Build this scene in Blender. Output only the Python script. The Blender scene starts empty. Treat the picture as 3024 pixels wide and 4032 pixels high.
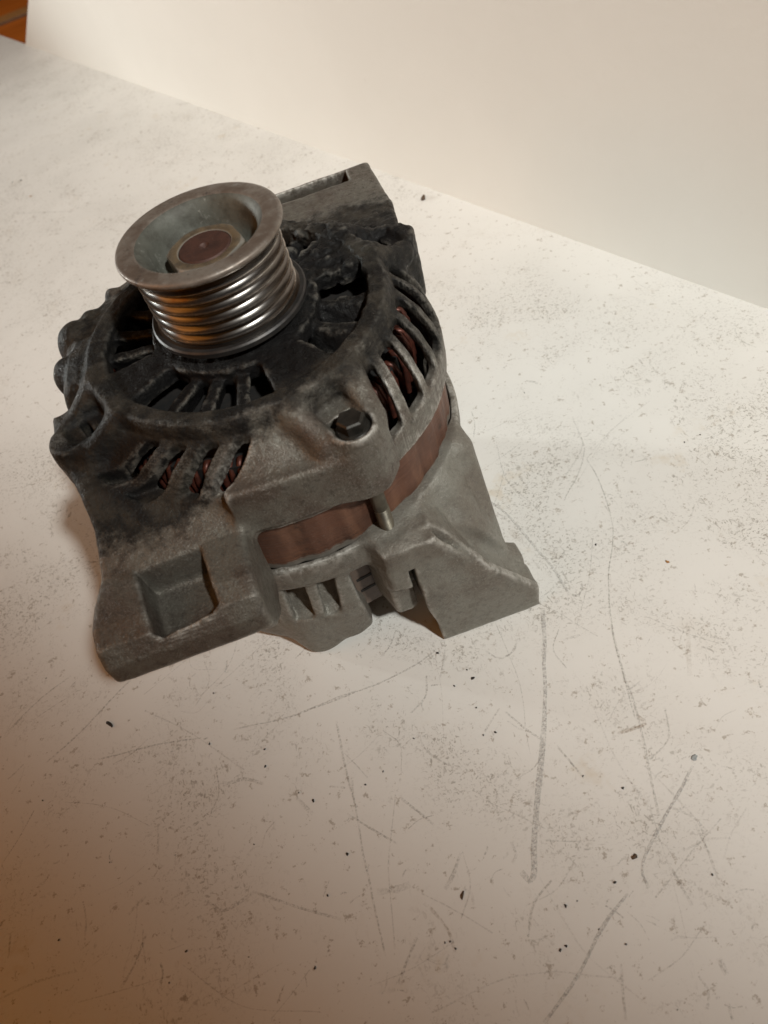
import bpy, bmesh, math, random
import numpy as np
from mathutils import Vector, Matrix, noise as mnoise

random.seed(7); rng = np.random.default_rng(11)
SC = bpy.context.scene
COL = SC.collection
H = 165.0                      # mm from the pulley's top rim down to the table
def W(x, y, z): return Vector((x * .001, y * .001, (z + H) * .001))   # mm, z=0 at pulley top -> metres

# ------------------------------------------------------------------ camera
RC = np.array([[0.93811905, -0.34591815, 0.01653124],
               [-0.27673284, -0.72008136, 0.63631892],
               [-0.20821043, -0.60151764, -0.77124895]])
CAM = np.array([21.449, -244.881, 126.460])
cd = bpy.data.cameras.new('camera'); cam = bpy.data.objects.new('camera', cd); COL.objects.link(cam)
cd.sensor_width = 36; cd.lens = 36 * 3028 / 4032; cd.clip_start = .01; cd.clip_end = 50
m = Matrix.Identity(4)
for i in range(3):
    m[i][0] = RC[i, 0]; m[i][1] = -RC[i, 1]; m[i][2] = -RC[i, 2]
m.translation = W(*CAM)
cam.matrix_world = m
cd.dof.use_dof = True; cd.dof.focus_distance = .315; cd.dof.aperture_fstop = 15
SC.camera = cam
SC.cycles.max_bounces = 5; SC.cycles.diffuse_bounces = 3; SC.cycles.glossy_bounces = 3; SC.cycles.transparent_max_bounces = 6

# ------------------------------------------------------------------ world and lamps
wd = bpy.data.worlds.new('World'); SC.world = wd; wd.use_nodes = True
bg = wd.node_tree.nodes['Background']; bg.inputs[0].default_value = (1.0, .48, .16, 1); bg.inputs[1].default_value = .055
def aim(o, tgt): o.rotation_euler = (Vector(tgt) - o.location).to_track_quat('-Z', 'Y').to_euler()
kl = bpy.data.lights.new('ceiling_lamp', 'SPOT'); ko = bpy.data.objects.new('ceiling_lamp', kl); COL.objects.link(ko)
ko.location = (.917, -1.427, 1.970); aim(ko, (.676, .736, 0)); kl.energy = 250; kl.color = (.99, .995, .95)
kl.shadow_soft_size = .08; kl.spot_size = math.radians(47.9); kl.spot_blend = .336
ll = bpy.data.lights.new('wall_fill', 'SPOT'); lo_ = bpy.data.objects.new('wall_fill', ll); COL.objects.link(lo_)  # fill spot added only to brighten the wall, no known fixture
lo_.location = (-2.6, 1.9, .5); aim(lo_, (.20, .28, .10)); ll.energy = 300; ll.color = (.95, 1.0, .97)
ll.shadow_soft_size = .13; ll.spot_size = math.radians(17); ll.spot_blend = .6
wl = bpy.data.lights.new('warm_room_lamp', 'AREA'); wo = bpy.data.objects.new('warm_room_lamp', wl); COL.objects.link(wo)
wo.location = (-1.1, -.15, .75); aim(wo, (0, 0, .05)); wl.energy = 3.4; wl.color = (1.0, .36, .06); wl.size = 1.0
fl = bpy.data.lights.new('floor_fill', 'SPOT'); fo = bpy.data.objects.new('floor_fill', fl); COL.objects.link(fo)  # unseen spot added to warm up the floor past the wall end
fo.location = (-1.2, 3.9, .9); aim(fo, (-.9, 4.1, -.75)); fl.spot_size = math.radians(80); fl.energy = 70; fl.color = (1.0, .50, .14); fl.shadow_soft_size = .15
SC.view_settings.view_transform = 'Standard'; SC.view_settings.look = 'None'; SC.view_settings.exposure = 0
SC.view_settings.gamma = 1; SC.view_settings.use_curve_mapping = False

# ------------------------------------------------------------------ material helper
class NT:
    def __init__(s, name):
        s.mat = bpy.data.materials.new(name); s.mat.use_nodes = True
        s.t = s.mat.node_tree; s.n = s.t.nodes; s.b = s.n['Principled BSDF']; s.out = s.n['Material Output']
        s.co = s.n.new('ShaderNodeTexCoord').outputs['Object']
    def put(s, sock, v):
        if isinstance(v, bpy.types.NodeSocket): s.t.links.new(v, sock)
        elif v is not None:
            if sock.type == 'RGBA' and len(v) == 3: v = (*v, 1)
            sock.default_value = v
    def node(s, typ, ins=None, **kw):
        nd = s.n.new(typ)
        for k, v in kw.items(): setattr(nd, k, v)
        for k, v in (ins or {}).items(): s.put(nd.inputs[k], v)
        return nd
    def map(s, scale=(1, 1, 1), rot=(0, 0, 0), vec=None):
        return s.node('ShaderNodeMapping', {0: vec or s.co, 'Scale': scale, 'Rotation': rot}).outputs[0]
    def noise(s, scale, detail=4, rough=.6, vec=None, dist=0):
        return s.node('ShaderNodeTexNoise', {'Vector': vec or s.co, 'Scale': scale, 'Detail': detail, 'Roughness': rough, 'Distortion': dist}).outputs[0]
    def vor(s, scale, vec=None, rnd=1):
        return s.node('ShaderNodeTexVoronoi', {'Vector': vec or s.co, 'Scale': scale, 'Randomness': rnd})
    def ramp(s, v, a, b, lo=0., hi=1., smooth=True):
        return s.node('ShaderNodeMapRange', {0: v, 1: a, 2: b, 3: lo, 4: hi}, interpolation_type='SMOOTHSTEP' if smooth else 'LINEAR').outputs[0]
    def math(s, op, a, b=0., clamp=False):
        return s.node('ShaderNodeMath', {0: a, 1: b}, operation=op, use_clamp=clamp).outputs[0]
    def mix(s, f, a, b):
        nd = s.n.new('ShaderNodeMix'); nd.data_type = 'RGBA'
        s.put(nd.inputs[0], f); s.put(nd.inputs[6], a); s.put(nd.inputs[7], b)
        return nd.outputs[2]
    def attr(s, name): return s.node('ShaderNodeAttribute', attribute_name=name).outputs['Fac']
    def bump(s, h, strength, dist, prev=None):
        return s.node('ShaderNodeBump', {'Strength': strength, 'Distance': dist, 'Height': h, 'Normal': prev}).outputs[0]
    def done(s, color=None, rough=None, metal=None, normal=None, spec=None, alpha=None):
        for k, v in (('Base Color', color), ('Roughness', rough), ('Metallic', metal), ('Normal', normal), ('Specular IOR Level', spec), ('Alpha', alpha)):
            s.put(s.b.inputs[k], v)
        return s.mat

def cast_metal(name, base, warm, dark_amt, metal=.45):
    t = NT(name)
    n1 = t.noise(55, 6, .65); n2 = t.noise(420, 4, .7); n3 = t.noise(1400, 2, .6)
    sp = t.math('MULTIPLY', t.ramp(t.noise(1300, 4, .8), .50, .70), t.ramp(t.noise(70, 4, .6), .35, .62, .25, 1))
    c = t.mix(t.ramp(n1, .38, .66), base, warm)
    c = t.mix(t.math('MULTIPLY', t.ramp(n2, .48, .72), dark_amt), c, (.045, .036, .030))
    c = t.mix(t.math('MULTIPLY', sp, .55), c, (.36, .35, .32))
    e = t.math('MULTIPLY', t.attr('edge'), t.ramp(t.noise(330, 5, .7), .36, .60), clamp=True)
    c = t.mix(t.ramp(t.noise(24, 5, .7), .56, .76, 0, .5), c, (.060, .048, .040))
    c = t.mix(e, c, (.42, .405, .37))
    so = t.attr('soot')
    sn = t.math('ADD', so, t.math('MULTIPLY', t.math('SUBTRACT', t.noise(110, 8, .78), .5), 1.25))
    s1 = t.ramp(sn, .30, .62)
    sc = t.mix(t.ramp(t.noise(75, 6, .75), .40, .64), (.008, .008, .008), (.040, .035, .028))
    sc = t.mix(t.ramp(so, 1.0, 1.35), sc, (.0055, .0055, .006))
    c = t.mix(t.math('MULTIPLY', s1, .97), c, sc)
    # bare rubbed edges show through the soot
    c = t.mix(t.math('MULTIPLY', t.math('MULTIPLY', e, s1), .5), c, (.19, .175, .15))
    mt = t.math('MULTIPLY', t.math('SUBTRACT', 1., s1), metal)
    gl = t.ramp(t.noise(600, 2, .5), .56, .68)
    rg = t.math('SUBTRACT', t.ramp(n2, .3, .7, .42, .60), t.math('MULTIPLY', t.math('MULTIPLY', gl, s1), .30))
    nb = t.bump(n3, .40, .0004)
    nb = t.bump(t.noise(480, 5, .7), .55, .0008, nb)
    nb = t.bump(t.math('MULTIPLY', t.noise(260, 5, .7), s1), .55, .0016, nb)
    return t.done(c, rg, mt, nb, t.math('SUBTRACT', .4, t.math('MULTIPLY', s1, .25)))

M = {}
M['front'] = cast_metal('cast_aluminium_sooty', (.150, .142, .120), (.105, .084, .068), .60)
M['rear'] = cast_metal('cast_aluminium_grey', (.190, .183, .157), (.150, .133, .110), .32, .30)

def simple(name, col, col2, rough, metal, nscale=200, bumps=.15, bscale=800):
    t = NT(name)
    c = t.mix(t.ramp(t.noise(nscale, 6, .7), .35, .68), col, col2)
    return t.done(c, rough, metal, t.bump(t.noise(bscale, 4, .6), bumps, .0005))
t = NT('rusty_laminations')
zw = t.map((25, 25, 1500)); ln = t.noise(1, 1, .5, zw)
c = t.mix(t.ramp(t.noise(45, 5, .65), .35, .65), (.118, .050, .029), (.082, .037, .023))
c = t.mix(t.ramp(t.noise(1, 3, .6, t.map((120, 120, 30))), .42, .66, 0, .6), c, (.20, .098, .058))
c = t.mix(t.ramp(t.noise(500, 4, .7), .60, .75, 0, .5), c, (.20, .14, .11))
c = t.mix(t.ramp(t.noise(90, 6, .75), .56, .68, 0, .75), c, (.035, .020, .014))
zz_ = t.node('ShaderNodeSeparateXYZ', {0: t.co}).outputs[2]
c = t.mix(t.ramp(t.math('ADD', zz_, t.math('MULTIPLY', t.math('SUBTRACT', t.noise(160, 5, .7), .5), .006)), .0705, .0690, 0, .8), c, (.20, .19, .165))
c = t.mix(t.ramp(ln, .48, .60, 0, .15), c, (.045, .022, .015))
M['stator'] = t.done(c, .55, .15, t.bump(t.noise(600, 4, .6), .25, .0004, t.bump(ln, .5, .0005)))
t = NT('worn_pulley_rim')
c = t.mix(t.ramp(t.noise(70, 6, .7), .36, .66), (.275, .245, .212), (.160, .125, .100))
c = t.mix(t.ramp(t.noise(260, 6, .75), .54, .70, 0, .75), c, (.30, .29, .27))
c = t.mix(t.ramp(t.noise(120, 7, .75), .58, .70, 0, .9), c, (.035, .030, .032))
M['rim'] = t.done(c, t.ramp(t.noise(300, 3), .3, .7, .38, .55), .45, t.bump(t.noise(900, 4, .6), .2, .0004))
t = NT('pulley_bowl')
c = t.mix(t.ramp(t.noise(110, 6, .7), .38, .66), (.115, .118, .100), (.066, .064, .052))
c = t.mix(t.ramp(t.noise(330, 6, .75), .58, .72, 0, .8), c, (.26, .26, .235))
M['bowl'] = t.done(c, .6, .25, t.bump(t.noise(800, 4, .6), .25, .0004))
t = NT('polished_grooves')
c = t.mix(t.ramp(t.noise(2, 4, .6, t.map((30, 30, 900))), .4, .62), (.25, .238, .225), (.14, .13, .122))
c = t.mix(t.ramp(t.noise(60, 6, .7), .58, .72, 0, .6), c, (.16, .075, .040))
M['groove'] = t.done(c, .27, 1.0, t.bump(t.noise(4, 3, .6, t.map((20, 20, 3000))), .10, .0002))
M['ridge'] = simple('bright_ridge_steel', (.60, .58, .55), (.42, .38, .34), .26, 1.0)
M['flange'] = simple('dark_flange', (.030, .029, .029), (.055, .050, .046), .45, .5)
t = NT('nut_steel')
c = t.mix(t.ramp(t.noise(200, 6, .7), .4, .62), (.225, .170, .105), (.130, .100, .068))
c = t.mix(t.math('MULTIPLY', t.attr('edge'), .8), c, (.42, .40, .36))
M['nut'] = t.done(c, .42, .45, t.bump(t.noise(700, 4), .2, .0003))
M['shaft'] = simple('rusty_shaft', (.085, .040, .030), (.050, .026, .021), .6, .2, 150, .3)
M['bolt'] = simple('zinc_bolt', (.14, .125, .095), (.080, .072, .055), .42, .6, 220)
M['bolthead'] = simple('oily_bolt_head', (.026, .025, .022), (.050, .046, .040), .40, .5, 300)
M['copper'] = simple('copper_winding', (.11, .032, .020), (.038, .014, .010), .45, .4, 400)
M['dark'] = simple('rotor_black', (.010, .010, .010), (.020, .017, .015), .7, .1)
M['plastic'] = simple('brown_plastic', (.115, .080, .060), (.085, .062, .048), .5, 0, 200)
M['grease'] = simple('black_grease', (.006, .006, .0065), (.016, .015, .014), .42, 0, 300, .6, 300)

# ------------------------------------------------------------------ mesh helpers
def mesh_obj(name, verts, faces, mat, parent=None, smooth=True):
    me = bpy.data.meshes.new(name); me.from_pydata(verts, [], faces); me.update()
    if mat: me.materials.append(mat)
    if smooth: me.shade_smooth()
    o = bpy.data.objects.new(name, me); COL.objects.link(o)
    if parent: o.parent = parent
    return o
def tag(o, label=None, cat=None, group=None, kind=None):
    for k, v in (('label', label), ('category', cat), ('group', group), ('kind', kind)):
        if v: o[k] = v
    return o
def empty(name, loc=(0, 0, 0)):
    o = bpy.data.objects.new(name, None); o.location = loc; o.empty_display_size = .02; COL.objects.link(o); return o
def sharp(o, ang=35):
    o.data.set_sharp_from_angle(angle=math.radians(ang))
def lathe(name, prof, mat, parent=None, n=128, cx=0, cy=0, sharp_ang=28):
    """prof: (r, z) in mm, world z relative to pulley top"""
    vs, fs = [], []
    for r, z in prof:
        for k in range(n):
            a = 2 * math.pi * k / n
            vs.append(W(cx + r * math.cos(a), cy + r * math.sin(a), z))
    for i in range(len(prof) - 1):
        for k in range(n):
            k2 = (k + 1) % n
            fs.append((i * n + k, (i + 1) * n + k, (i + 1) * n + k2, i * n + k2))
    o = mesh_obj(name, vs, fs, mat, parent); sharp(o, sharp_ang); return o

# ------------------------------------------------------------------ signed-distance castings (numpy) + surface nets
f4 = np.float32
def smin(a, b, k):
    h = np.maximum(k - np.abs(a - b), 0); return np.minimum(a, b) - h * h * (.25 / k)
def smax(a, b, k): 
    h = np.maximum(k - np.abs(a - b), 0); return np.maximum(a, b) + h * h * (.25 / k)
def poly_sdf(px, py, P):
    P = np.array(P, float); d = np.full(np.broadcast(px, py).shape, 1e9); s = np.ones(d.shape)
    j = len(P) - 1
    for i in range(len(P)):
        ex, ey = P[j] - P[i]; wx, wy = px - P[i, 0], py - P[i, 1]
        t = np.clip((wx * ex + wy * ey) / (ex * ex + ey * ey), 0, 1)
        d = np.minimum(d, (wx - ex * t) ** 2 + (wy - ey * t) ** 2)
        c1 = py >= P[i, 1]; c2 = py < P[j, 1]; c3 = ex * wy > ey * wx
        s = np.where((c1 & c2 & c3) | (~c1 & ~c2 & ~c3), -s, s); j = i
    return (s * np.sqrt(d)).astype(f4)
class Field:
    def __init__(s, lo, hi, res):
        s.lo = np.array(lo, float); s.res = res
        n = np.ceil((np.array(hi) - s.lo) / res).astype(int) + 1
        s.x = (s.lo[0] + res * np.arange(n[0])).astype(f4); s.y = (s.lo[1] + res * np.arange(n[1])).astype(f4); s.z = (s.lo[2] + res * np.arange(n[2])).astype(f4)
        s.X = s.x[:, None, None]; s.Y = s.y[None, :, None]; s.Z = s.z[None, None, :]
        s.R = np.hypot(s.X, s.Y); s.A = np.degrees(np.arctan2(s.Y, s.X)).astype(f4)
    def lathe(s, prof):
        rt = np.arange(0, 170, .25); tab = poly_sdf(rt[:, None], s.z[None, :].astype(float), prof)
        # mirror-closed at the axis: profile polygons start at r = 0, push that edge out
        fi = s.R[:, :, 0] / .25; i0 = np.minimum(fi.astype(int), len(rt) - 2); w = (fi - i0)[..., None].astype(f4)
        return tab[i0] * (1 - w) + tab[i0 + 1] * w
    def xy(s, P): return poly_sdf(s.x[:, None].astype(float), s.y[None, :].astype(float), P)[:, :, None]
    def yz(s, P): return poly_sdf(s.y[:, None].astype(float), s.z[None, :].astype(float), P)[None]
    def xz(s, P): return poly_sdf(s.x[:, None].astype(float), s.z[None, :].astype(float), P)[:, None, :]
    def cyl(s, cx, cy, r, z0, z1, rnd=1.):
        d = np.hypot(s.X - cx, s.Y - cy) - r + rnd; e = np.abs(s.Z - (z0 + z1) / 2) - abs(z1 - z0) / 2 + rnd
        return np.minimum(np.maximum(d, e), 0) + np.hypot(np.maximum(d, 0), np.maximum(e, 0)) - rnd
    def box(s, c, h, ang=0, rnd=1.):
        ca, sa = math.cos(math.radians(ang)), math.sin(math.radians(ang))
        u = (s.X - c[0]) * ca + (s.Y - c[1]) * sa; v = -(s.X - c[0]) * sa + (s.Y - c[1]) * ca
        a = np.abs(u) - h[0] + rnd; b = np.abs(v) - h[1] + rnd; d = np.abs(s.Z - c[2]) - h[2] + rnd
        ab = np.maximum(a, b)
        return np.minimum(np.maximum(ab, d), 0) + np.sqrt(np.maximum(a, 0) ** 2 + np.maximum(b, 0) ** 2 + np.maximum(d, 0) ** 2) - rnd
    def capsule(s, p, q, r0, r1):
        p, q = np.array(p, f4), np.array(q, f4); d = q - p
        t = np.clip(((s.X - p[0]) * d[0] + (s.Y - p[1]) * d[1] + (s.Z - p[2]) * d[2]) / (d @ d), 0, 1)
        return np.sqrt((s.X - p[0] - t * d[0]) ** 2 + (s.Y - p[1] - t * d[1]) ** 2 + (s.Z - p[2] - t * d[2]) ** 2) - (r0 + (r1 - r0) * t)
    def dang(s, a): return (s.A - a + 180) % 360 - 180
    def noise(s, cell, seed):
        r = np.random.default_rng(seed)
        def ax(v):
            f = (v - v[0]) / cell; i = f.astype(int); w = f - i; return i, (w * w * (3 - 2 * w)).astype(f4)
        (ix, wx), (iy, wy), (iz, wz) = ax(s.x), ax(s.y), ax(s.z)
        L = (r.random((ix[-1] + 2, iy[-1] + 2, iz[-1] + 2)) * 2 - 1).astype(f4)
        L = L[ix] * (1 - wx)[:, None, None] + L[ix + 1] * wx[:, None, None]
        L = L[:, iy] * (1 - wy)[None, :, None] + L[:, iy + 1] * wy[None, :, None]
        return L[:, :, iz] * (1 - wz) + L[:, :, iz + 1] * wz
def pol(r, a): return (r * math.cos(math.radians(a)), r * math.sin(math.radians(a)))

def surface_nets(F, D):
    """returns verts (mm), quads, normals, edge-wear value"""
    S = D < 0
    c = S[:-1, :-1, :-1].astype(np.int8)
    for dx in (0, 1):
        for dy in (0, 1):
            for dz in (0, 1):
                if dx + dy + dz: c = c + S[dx:dx + c.shape[0], dy:dy + c.shape[1], dz:dz + c.shape[2]]
    act = np.argwhere((c > 0) & (c < 8)); N = len(act)
    idx = np.full(c.shape, -1, np.int32); idx[act[:, 0], act[:, 1], act[:, 2]] = np.arange(N)
    offs = np.array([(i & 1, i >> 1 & 1, i >> 2 & 1) for i in range(8)])
    cv = np.stack([D[act[:, 0] + o[0], act[:, 1] + o[1], act[:, 2] + o[2]] for o in offs], 1).astype(float)
    acc = np.zeros((N, 3)); cnt = np.zeros(N)
    for i in range(8):
        for b in (1, 2, 4):
            if i & b: continue
            j = i | b; a0, a1 = cv[:, i], cv[:, j]; mm = (a0 < 0) != (a1 < 0)
            t = np.where(mm, a0 / np.where(mm, a0 - a1, 1), 0)
            acc += mm[:, None] * (offs[i] + t[:, None] * (offs[j] - offs[i])); cnt += mm
    P = (act + acc / cnt[:, None]) * F.res + F.lo
    g = np.stack([cv[:, [1, 3, 5, 7]].sum(1) - cv[:, [0, 2, 4, 6]].sum(1), cv[:, [2, 3, 6, 7]].sum(1) - cv[:, [0, 1, 4, 5]].sum(1), cv[:, [4, 5, 6, 7]].sum(1) - cv[:, [0, 1, 2, 3]].sum(1)], 1)
    # convexity: box-blurred distance minus distance
    def blur(Q, ax, r):
        cs = np.cumsum(np.pad(Q, [(r + 1, r) if a == ax else (0, 0) for a in range(3)], mode='edge'), ax, dtype=np.float64)
        n = Q.shape[ax]; hi = np.take(cs, np.arange(2 * r + 1, 2 * r + 1 + n), ax); lo = np.take(cs, np.arange(n), ax)
        return ((hi - lo) / (2 * r + 1)).astype(f4)
    Q = np.clip(D, -6, 6)
    Q2 = Q
    for ax in range(3): Q = blur(Q, ax, 2); Q2 = blur(Q2, ax, 4)
    Q = .5 * Q + .5 * Q2 * .6
    ed = np.mean([Q[act[:, 0] + o[0], act[:, 1] + o[1], act[:, 2] + o[2]] for o in offs], 0) - np.clip(cv, -6, 6).mean(1) * .8
    quads = []
    for ax in range(3):
        a1, a2 = (ax + 1) % 3, (ax + 2) % 3
        n = list(S.shape)
        sl0 = [slice(0, None)] * 3; sl1 = [slice(0, None)] * 3
        sl0[ax] = slice(0, n[ax] - 1); sl1[ax] = slice(1, n[ax])
        A = S[tuple(sl0)]; B = S[tuple(sl1)]
        e = np.argwhere(A != B); e = e[(e[:, a1] > 0) & (e[:, a2] > 0) & (e[:, a1] < n[a1] - 1) & (e[:, a2] < n[a2] - 1)]
        ins = A[e[:, 0], e[:, 1], e[:, 2]]
        q = []
        for d1, d2 in ((1, 1), (0, 1), (0, 0), (1, 0)):
            k = e.copy(); k[:, a1] -= d1; k[:, a2] -= d2; q.append(idx[k[:, 0], k[:, 1], k[:, 2]])
        q = np.stack(q, 1); q[~ins] = q[~ins][:, ::-1]; quads.append(q)
    Qd = np.concatenate(quads); Qd = Qd[(Qd >= 0).all(1)]
    nr = g / (np.linalg.norm(g, axis=1, keepdims=True) + 1e-9)
    return P, Qd, nr, ed / F.res

def split_mesh(P, Q, nr, ed, soot, cls, names, mat, root, main):
    """one object per class value; class 0 = main part, the others its children"""
    fc = np.sort(cls[Q], 1)[:, 1]
    out = {}
    for k in sorted(set(fc.tolist())):
        qs = Q[fc == k]
        if len(qs) < 12: continue
        u, inv = np.unique(qs, return_inverse=True); inv = inv.reshape(qs.shape)
        me = bpy.data.meshes.new(names[k])
        pv = P[u].copy(); pv[:, 2] += H; pv *= .001
        me.vertices.add(len(u)); me.vertices.foreach_set('co', pv.ravel())
        me.loops.add(qs.size); me.loops.foreach_set('vertex_index', inv.ravel().astype(np.int32))
        me.polygons.add(len(qs)); me.polygons.foreach_set('loop_start', (np.arange(len(qs)) * 4).astype(np.int32))
        me.update(calc_edges=True); me.validate(); me.shade_smooth()
        if len(me.vertices) == len(u): me.normals_split_custom_set_from_vertices(nr[u].tolist())
        for nm, arr in (('edge', ed), ('soot', soot)):
            at = me.attributes.new(nm, 'FLOAT', 'POINT'); at.data.foreach_set('value', arr[u].astype(f4))
        me.materials.append(mat)
        o = bpy.data.objects.new(names[k], me); COL.objects.link(o); out[k] = o
    for k, o in out.items(): o.parent = root if k == 0 else out[0]
    return out

# ================================================================== SETTING
A0 = np.array([-176.6, 893.9]); B0 = np.array([256.9, 36.6]); DW = (B0 - A0) / np.linalg.norm(B0 - A0); NW = np.array([-DW[1], DW[0]])
# --- tabletop: a painted board, back edge along the wall line
t = NT('scuffed_white_paint')
big = t.noise(7, 3, .6); wear = t.ramp(t.noise(7.5, 4, .65), .38, .62, .08, 1)
base = t.mix(t.ramp(big, .35, .65), (.735, .722, .688), (.685, .672, .638))
na = t.noise(520, 4, .75, t.map((1, .62, 1), (0, 0, .8)), 1.2); nb_ = t.noise(760, 3, .7, t.map((.7, 1, 1), (0, 0, .3)), .8)
clus = t.ramp(t.noise(30, 5, .75), .46, .60)
ma = t.math('MULTIPLY', t.ramp(na, .555, .62), clus); mb = t.math('MULTIPLY', t.ramp(nb_, .565, .63), t.ramp(t.noise(14, 4, .7), .44, .60))
c = t.mix(t.ramp(t.noise(30, 5, .7), .55, .78, 0, .30), base, (.56, .51, .44))
c = t.mix(t.math('MULTIPLY', t.math('MULTIPLY', t.math('MAXIMUM', ma, mb), wear), .72), c, (.25, .225, .19))
c = t.mix(t.math('MULTIPLY', t.ramp(t.noise(190, 5, .8), .59, .64), .60), c, (.27, .22, .165))
c = t.mix(t.ramp(t.noise(17, 5, .75), .60, .76, 0, .5), c, (.54, .44, .30))
nb = t.bump(t.noise(260, 2, .6), .16, .0006)
M['table'] = t.done(c, t.ramp(t.noise(40, 4), .3, .7, .48, .62), 0, nb, .35)
ctr = A0 + DW * 480; ang = math.atan2(DW[1], DW[0])
def slab(name, p0, along, across, z0, z1, mat, kind=None, bev=2.):
    """box from corner p0 along two horizontal vectors (mm)"""
    p0 = np.array(p0, float); vs = []
    for z in (z0, z1):
        for q in (p0, p0 + along, p0 + along + across, p0 + across): vs.append(W(q[0], q[1], z))
    bm = bmesh.new(); v = [bm.verts.new(x) for x in vs]
    for f in ((3, 2, 1, 0), (4, 5, 6, 7), (0, 1, 5, 4), (1, 2, 6, 5), (2, 3, 7, 6), (3, 0, 4, 7)): bm.faces.new([v[i] for i in f])
    bmesh.ops.recalc_face_normals(bm, faces=bm.faces)
    if bev: bmesh.ops.bevel(bm, geom=bm.edges[:], offset=bev * .001, segments=2, affect='EDGES', profile=.5)
    me = bpy.data.meshes.new(name); bm.to_mesh(me); bm.free(); me.materials.append(mat)
    o = bpy.data.objects.new(name, me); COL.objects.link(o)
    if kind: o['kind'] = kind
    return o
table = slab('tabletop', A0 - DW * 420, DW * 1900, -NW * 1150, -H - 32, -H, M['table'], 'structure', 1.5)
# --- wall panel standing on the table's back edge, its far end cut at a slant
t = NT('white_wall_paint')
c = t.mix(t.ramp(t.noise(5, 4, .6), .35, .65), (.86, .85, .805), (.83, .82, .775))
c = t.mix(t.ramp(t.noise(45, 5, .7), .68, .80, 0, .25), c, (.52, .48, .42))
M['wall'] = t.done(c, .55, 0, t.bump(t.noise(230, 4, .6), .22, .0008), .3)
bm = bmesh.new()
def wp(s, z, d): q = A0 + DW * s + NW * d; return W(q[0], q[1], z)
prof = [(1.0, -H - .5), (1500, -H - .5), (1500, 110), (421, 110)]
fr = [bm.verts.new(wp(s, z, -1.8)) for s, z in prof]; bk = [bm.verts.new(wp(s, z, 16)) for s, z in prof]
bm.faces.new(fr); bm.faces.new(bk[::-1])
for i in range(4): bm.faces.new((fr[i], bk[i], bk[(i + 1) % 4], fr[(i + 1) % 4]))
bmesh.ops.recalc_face_normals(bm, faces=bm.faces)
me = bpy.data.meshes.new('wall'); bm.to_mesh(me); bm.free(); me.materials.append(M['wall'])
wall = bpy.data.objects.new('wall', me); COL.objects.link(wall); wall['kind'] = 'structure'
# --- the room's floor glimpsed past the end of the wall
t = NT('orange_wood_floor')
c = t.mix(t.ramp(t.noise(2, 5, .65, t.map((1.2, 14, 1), (0, 0, .4))), .35, .65), (.30, .125, .030), (.21, .080, .020))
M['floor'] = t.done(c, .45, 0, None, .4)
fl_o = slab('floor', (-5000, -3000), np.array([9000, 0.]), np.array([0, 11000.]), -H - 800, -H - 750, M['floor'], 'structure', 0)
M['strip'] = simple('grey_strip', (.22, .17, .13), (.17, .13, .10), .5, 0, 30)
fs_ = slab('floor_strip', (-2400, 3990), np.array([3000, 420.]), np.array([-14, 100.]), -H - 750, -H - 738, M['strip'], 'structure', 2)

# ================================================================== ALTERNATOR
alt = empty('alternator')
tag(alt, 'sooty grey cast metal car alternator with ribbed pulley standing on scuffed white table', 'alternator')

# ---- front housing
F = Field((-93, -110, -107), (90, 112, -29), .67)
R, A, X, Y, Z = F.R, F.A, F.X, F.Y, F.Z
D = F.lathe([(-20, -34), (22, -33.2), (33, -34.2), (56.2, -34.3), (57.2, -35.2), (57.8, -39.2), (61.5, -42), (66, -46.5), (70.3, -54), (72.3, -62), (72.4, -72), (-20, -72)])
# flat broad flange on the far left
fl_ = smax(F.lathe([(-20, -36), (62, -36.6), (66.5, -38), (70, -42), (72, -48), (72.4, -72), (-20, -72)]), (np.abs(F.dang(147)) - 37) * (math.pi / 180) * 66, 6.)
D = smin(D, fl_, 4.)
# front mounting ear: web + boss
ear = smax(F.yz([(-8, -43), (-30, -46), (-48, -50), (-60, -56), (-75, -62.5), (-92, -64), (-99, -66.5), (-103, -72.5), (-103.2, -80), (-97.5, -89), (-88, -98), (-76, -100), (-71, -92), (-69, -72), (-8, -72)]),
           F.xy([(-76, -8), (-75.5, -25), (-69.5, -46), (-68, -58), (-69.5, -72), (-73.5, -83), (-75, -92), (-75, -110), (-20, -110), (-20, -82), (-19, -72), (-12, -60), (-10, -8)]), 3.)
D0 = D
D = smin(D, ear, 4.)
# rear (far side) mounting ear of the front housing
ear2 = smax(F.yz([(8, -43), (40, -47), (70, -48), (99, -48), (104, -50.5), (106, -57), (104, -68), (96, -75), (70, -76), (62, -72), (8, -72)]),
            F.xy([(21, 20), (21, 110), (76.4, 110), (76.2, 60), (73, 38), (66, 20)]), 2.2)
D = smin(D, ear2, 5.)
BOLTS = [(-69.5 + 90 * k) for k in range(4)]
for k, a in enumerate(BOLTS):
    cx, cy = pol(72.8, a)
    D = smin(D, F.cyl(cx, cy, 7.9, -41.6, -67.5 if k == 0 else -72, 1.4), 7. if k == 0 else 4.)
# near rim wall between the ear and the bolt boss
D = smin(D, smax(smax(F.xy([pol(69, -108), pol(75.5, -106), pol(74.5, -96), pol(75.5, -84), pol(79.5, -74), pol(80, -68), pol(76.5, -62), pol(69, -58)]), Z + 48.5, 3.), -(Z + 67.5), 1.), 5.)
# cavity
D = smax(D, -F.lathe([(-20, -41), (50, -41), (56, -42.2), (61.5, -46.8), (66.3, -53), (68.6, -62), (70.2, -65), (70.2, -90), (-20, -90)]), 1.)
# raised ring
D = smin(D, smax(np.abs(R - 53.2) - 3.4, np.abs(Z + 36) - 2.6, 1.2), .8)
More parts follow.
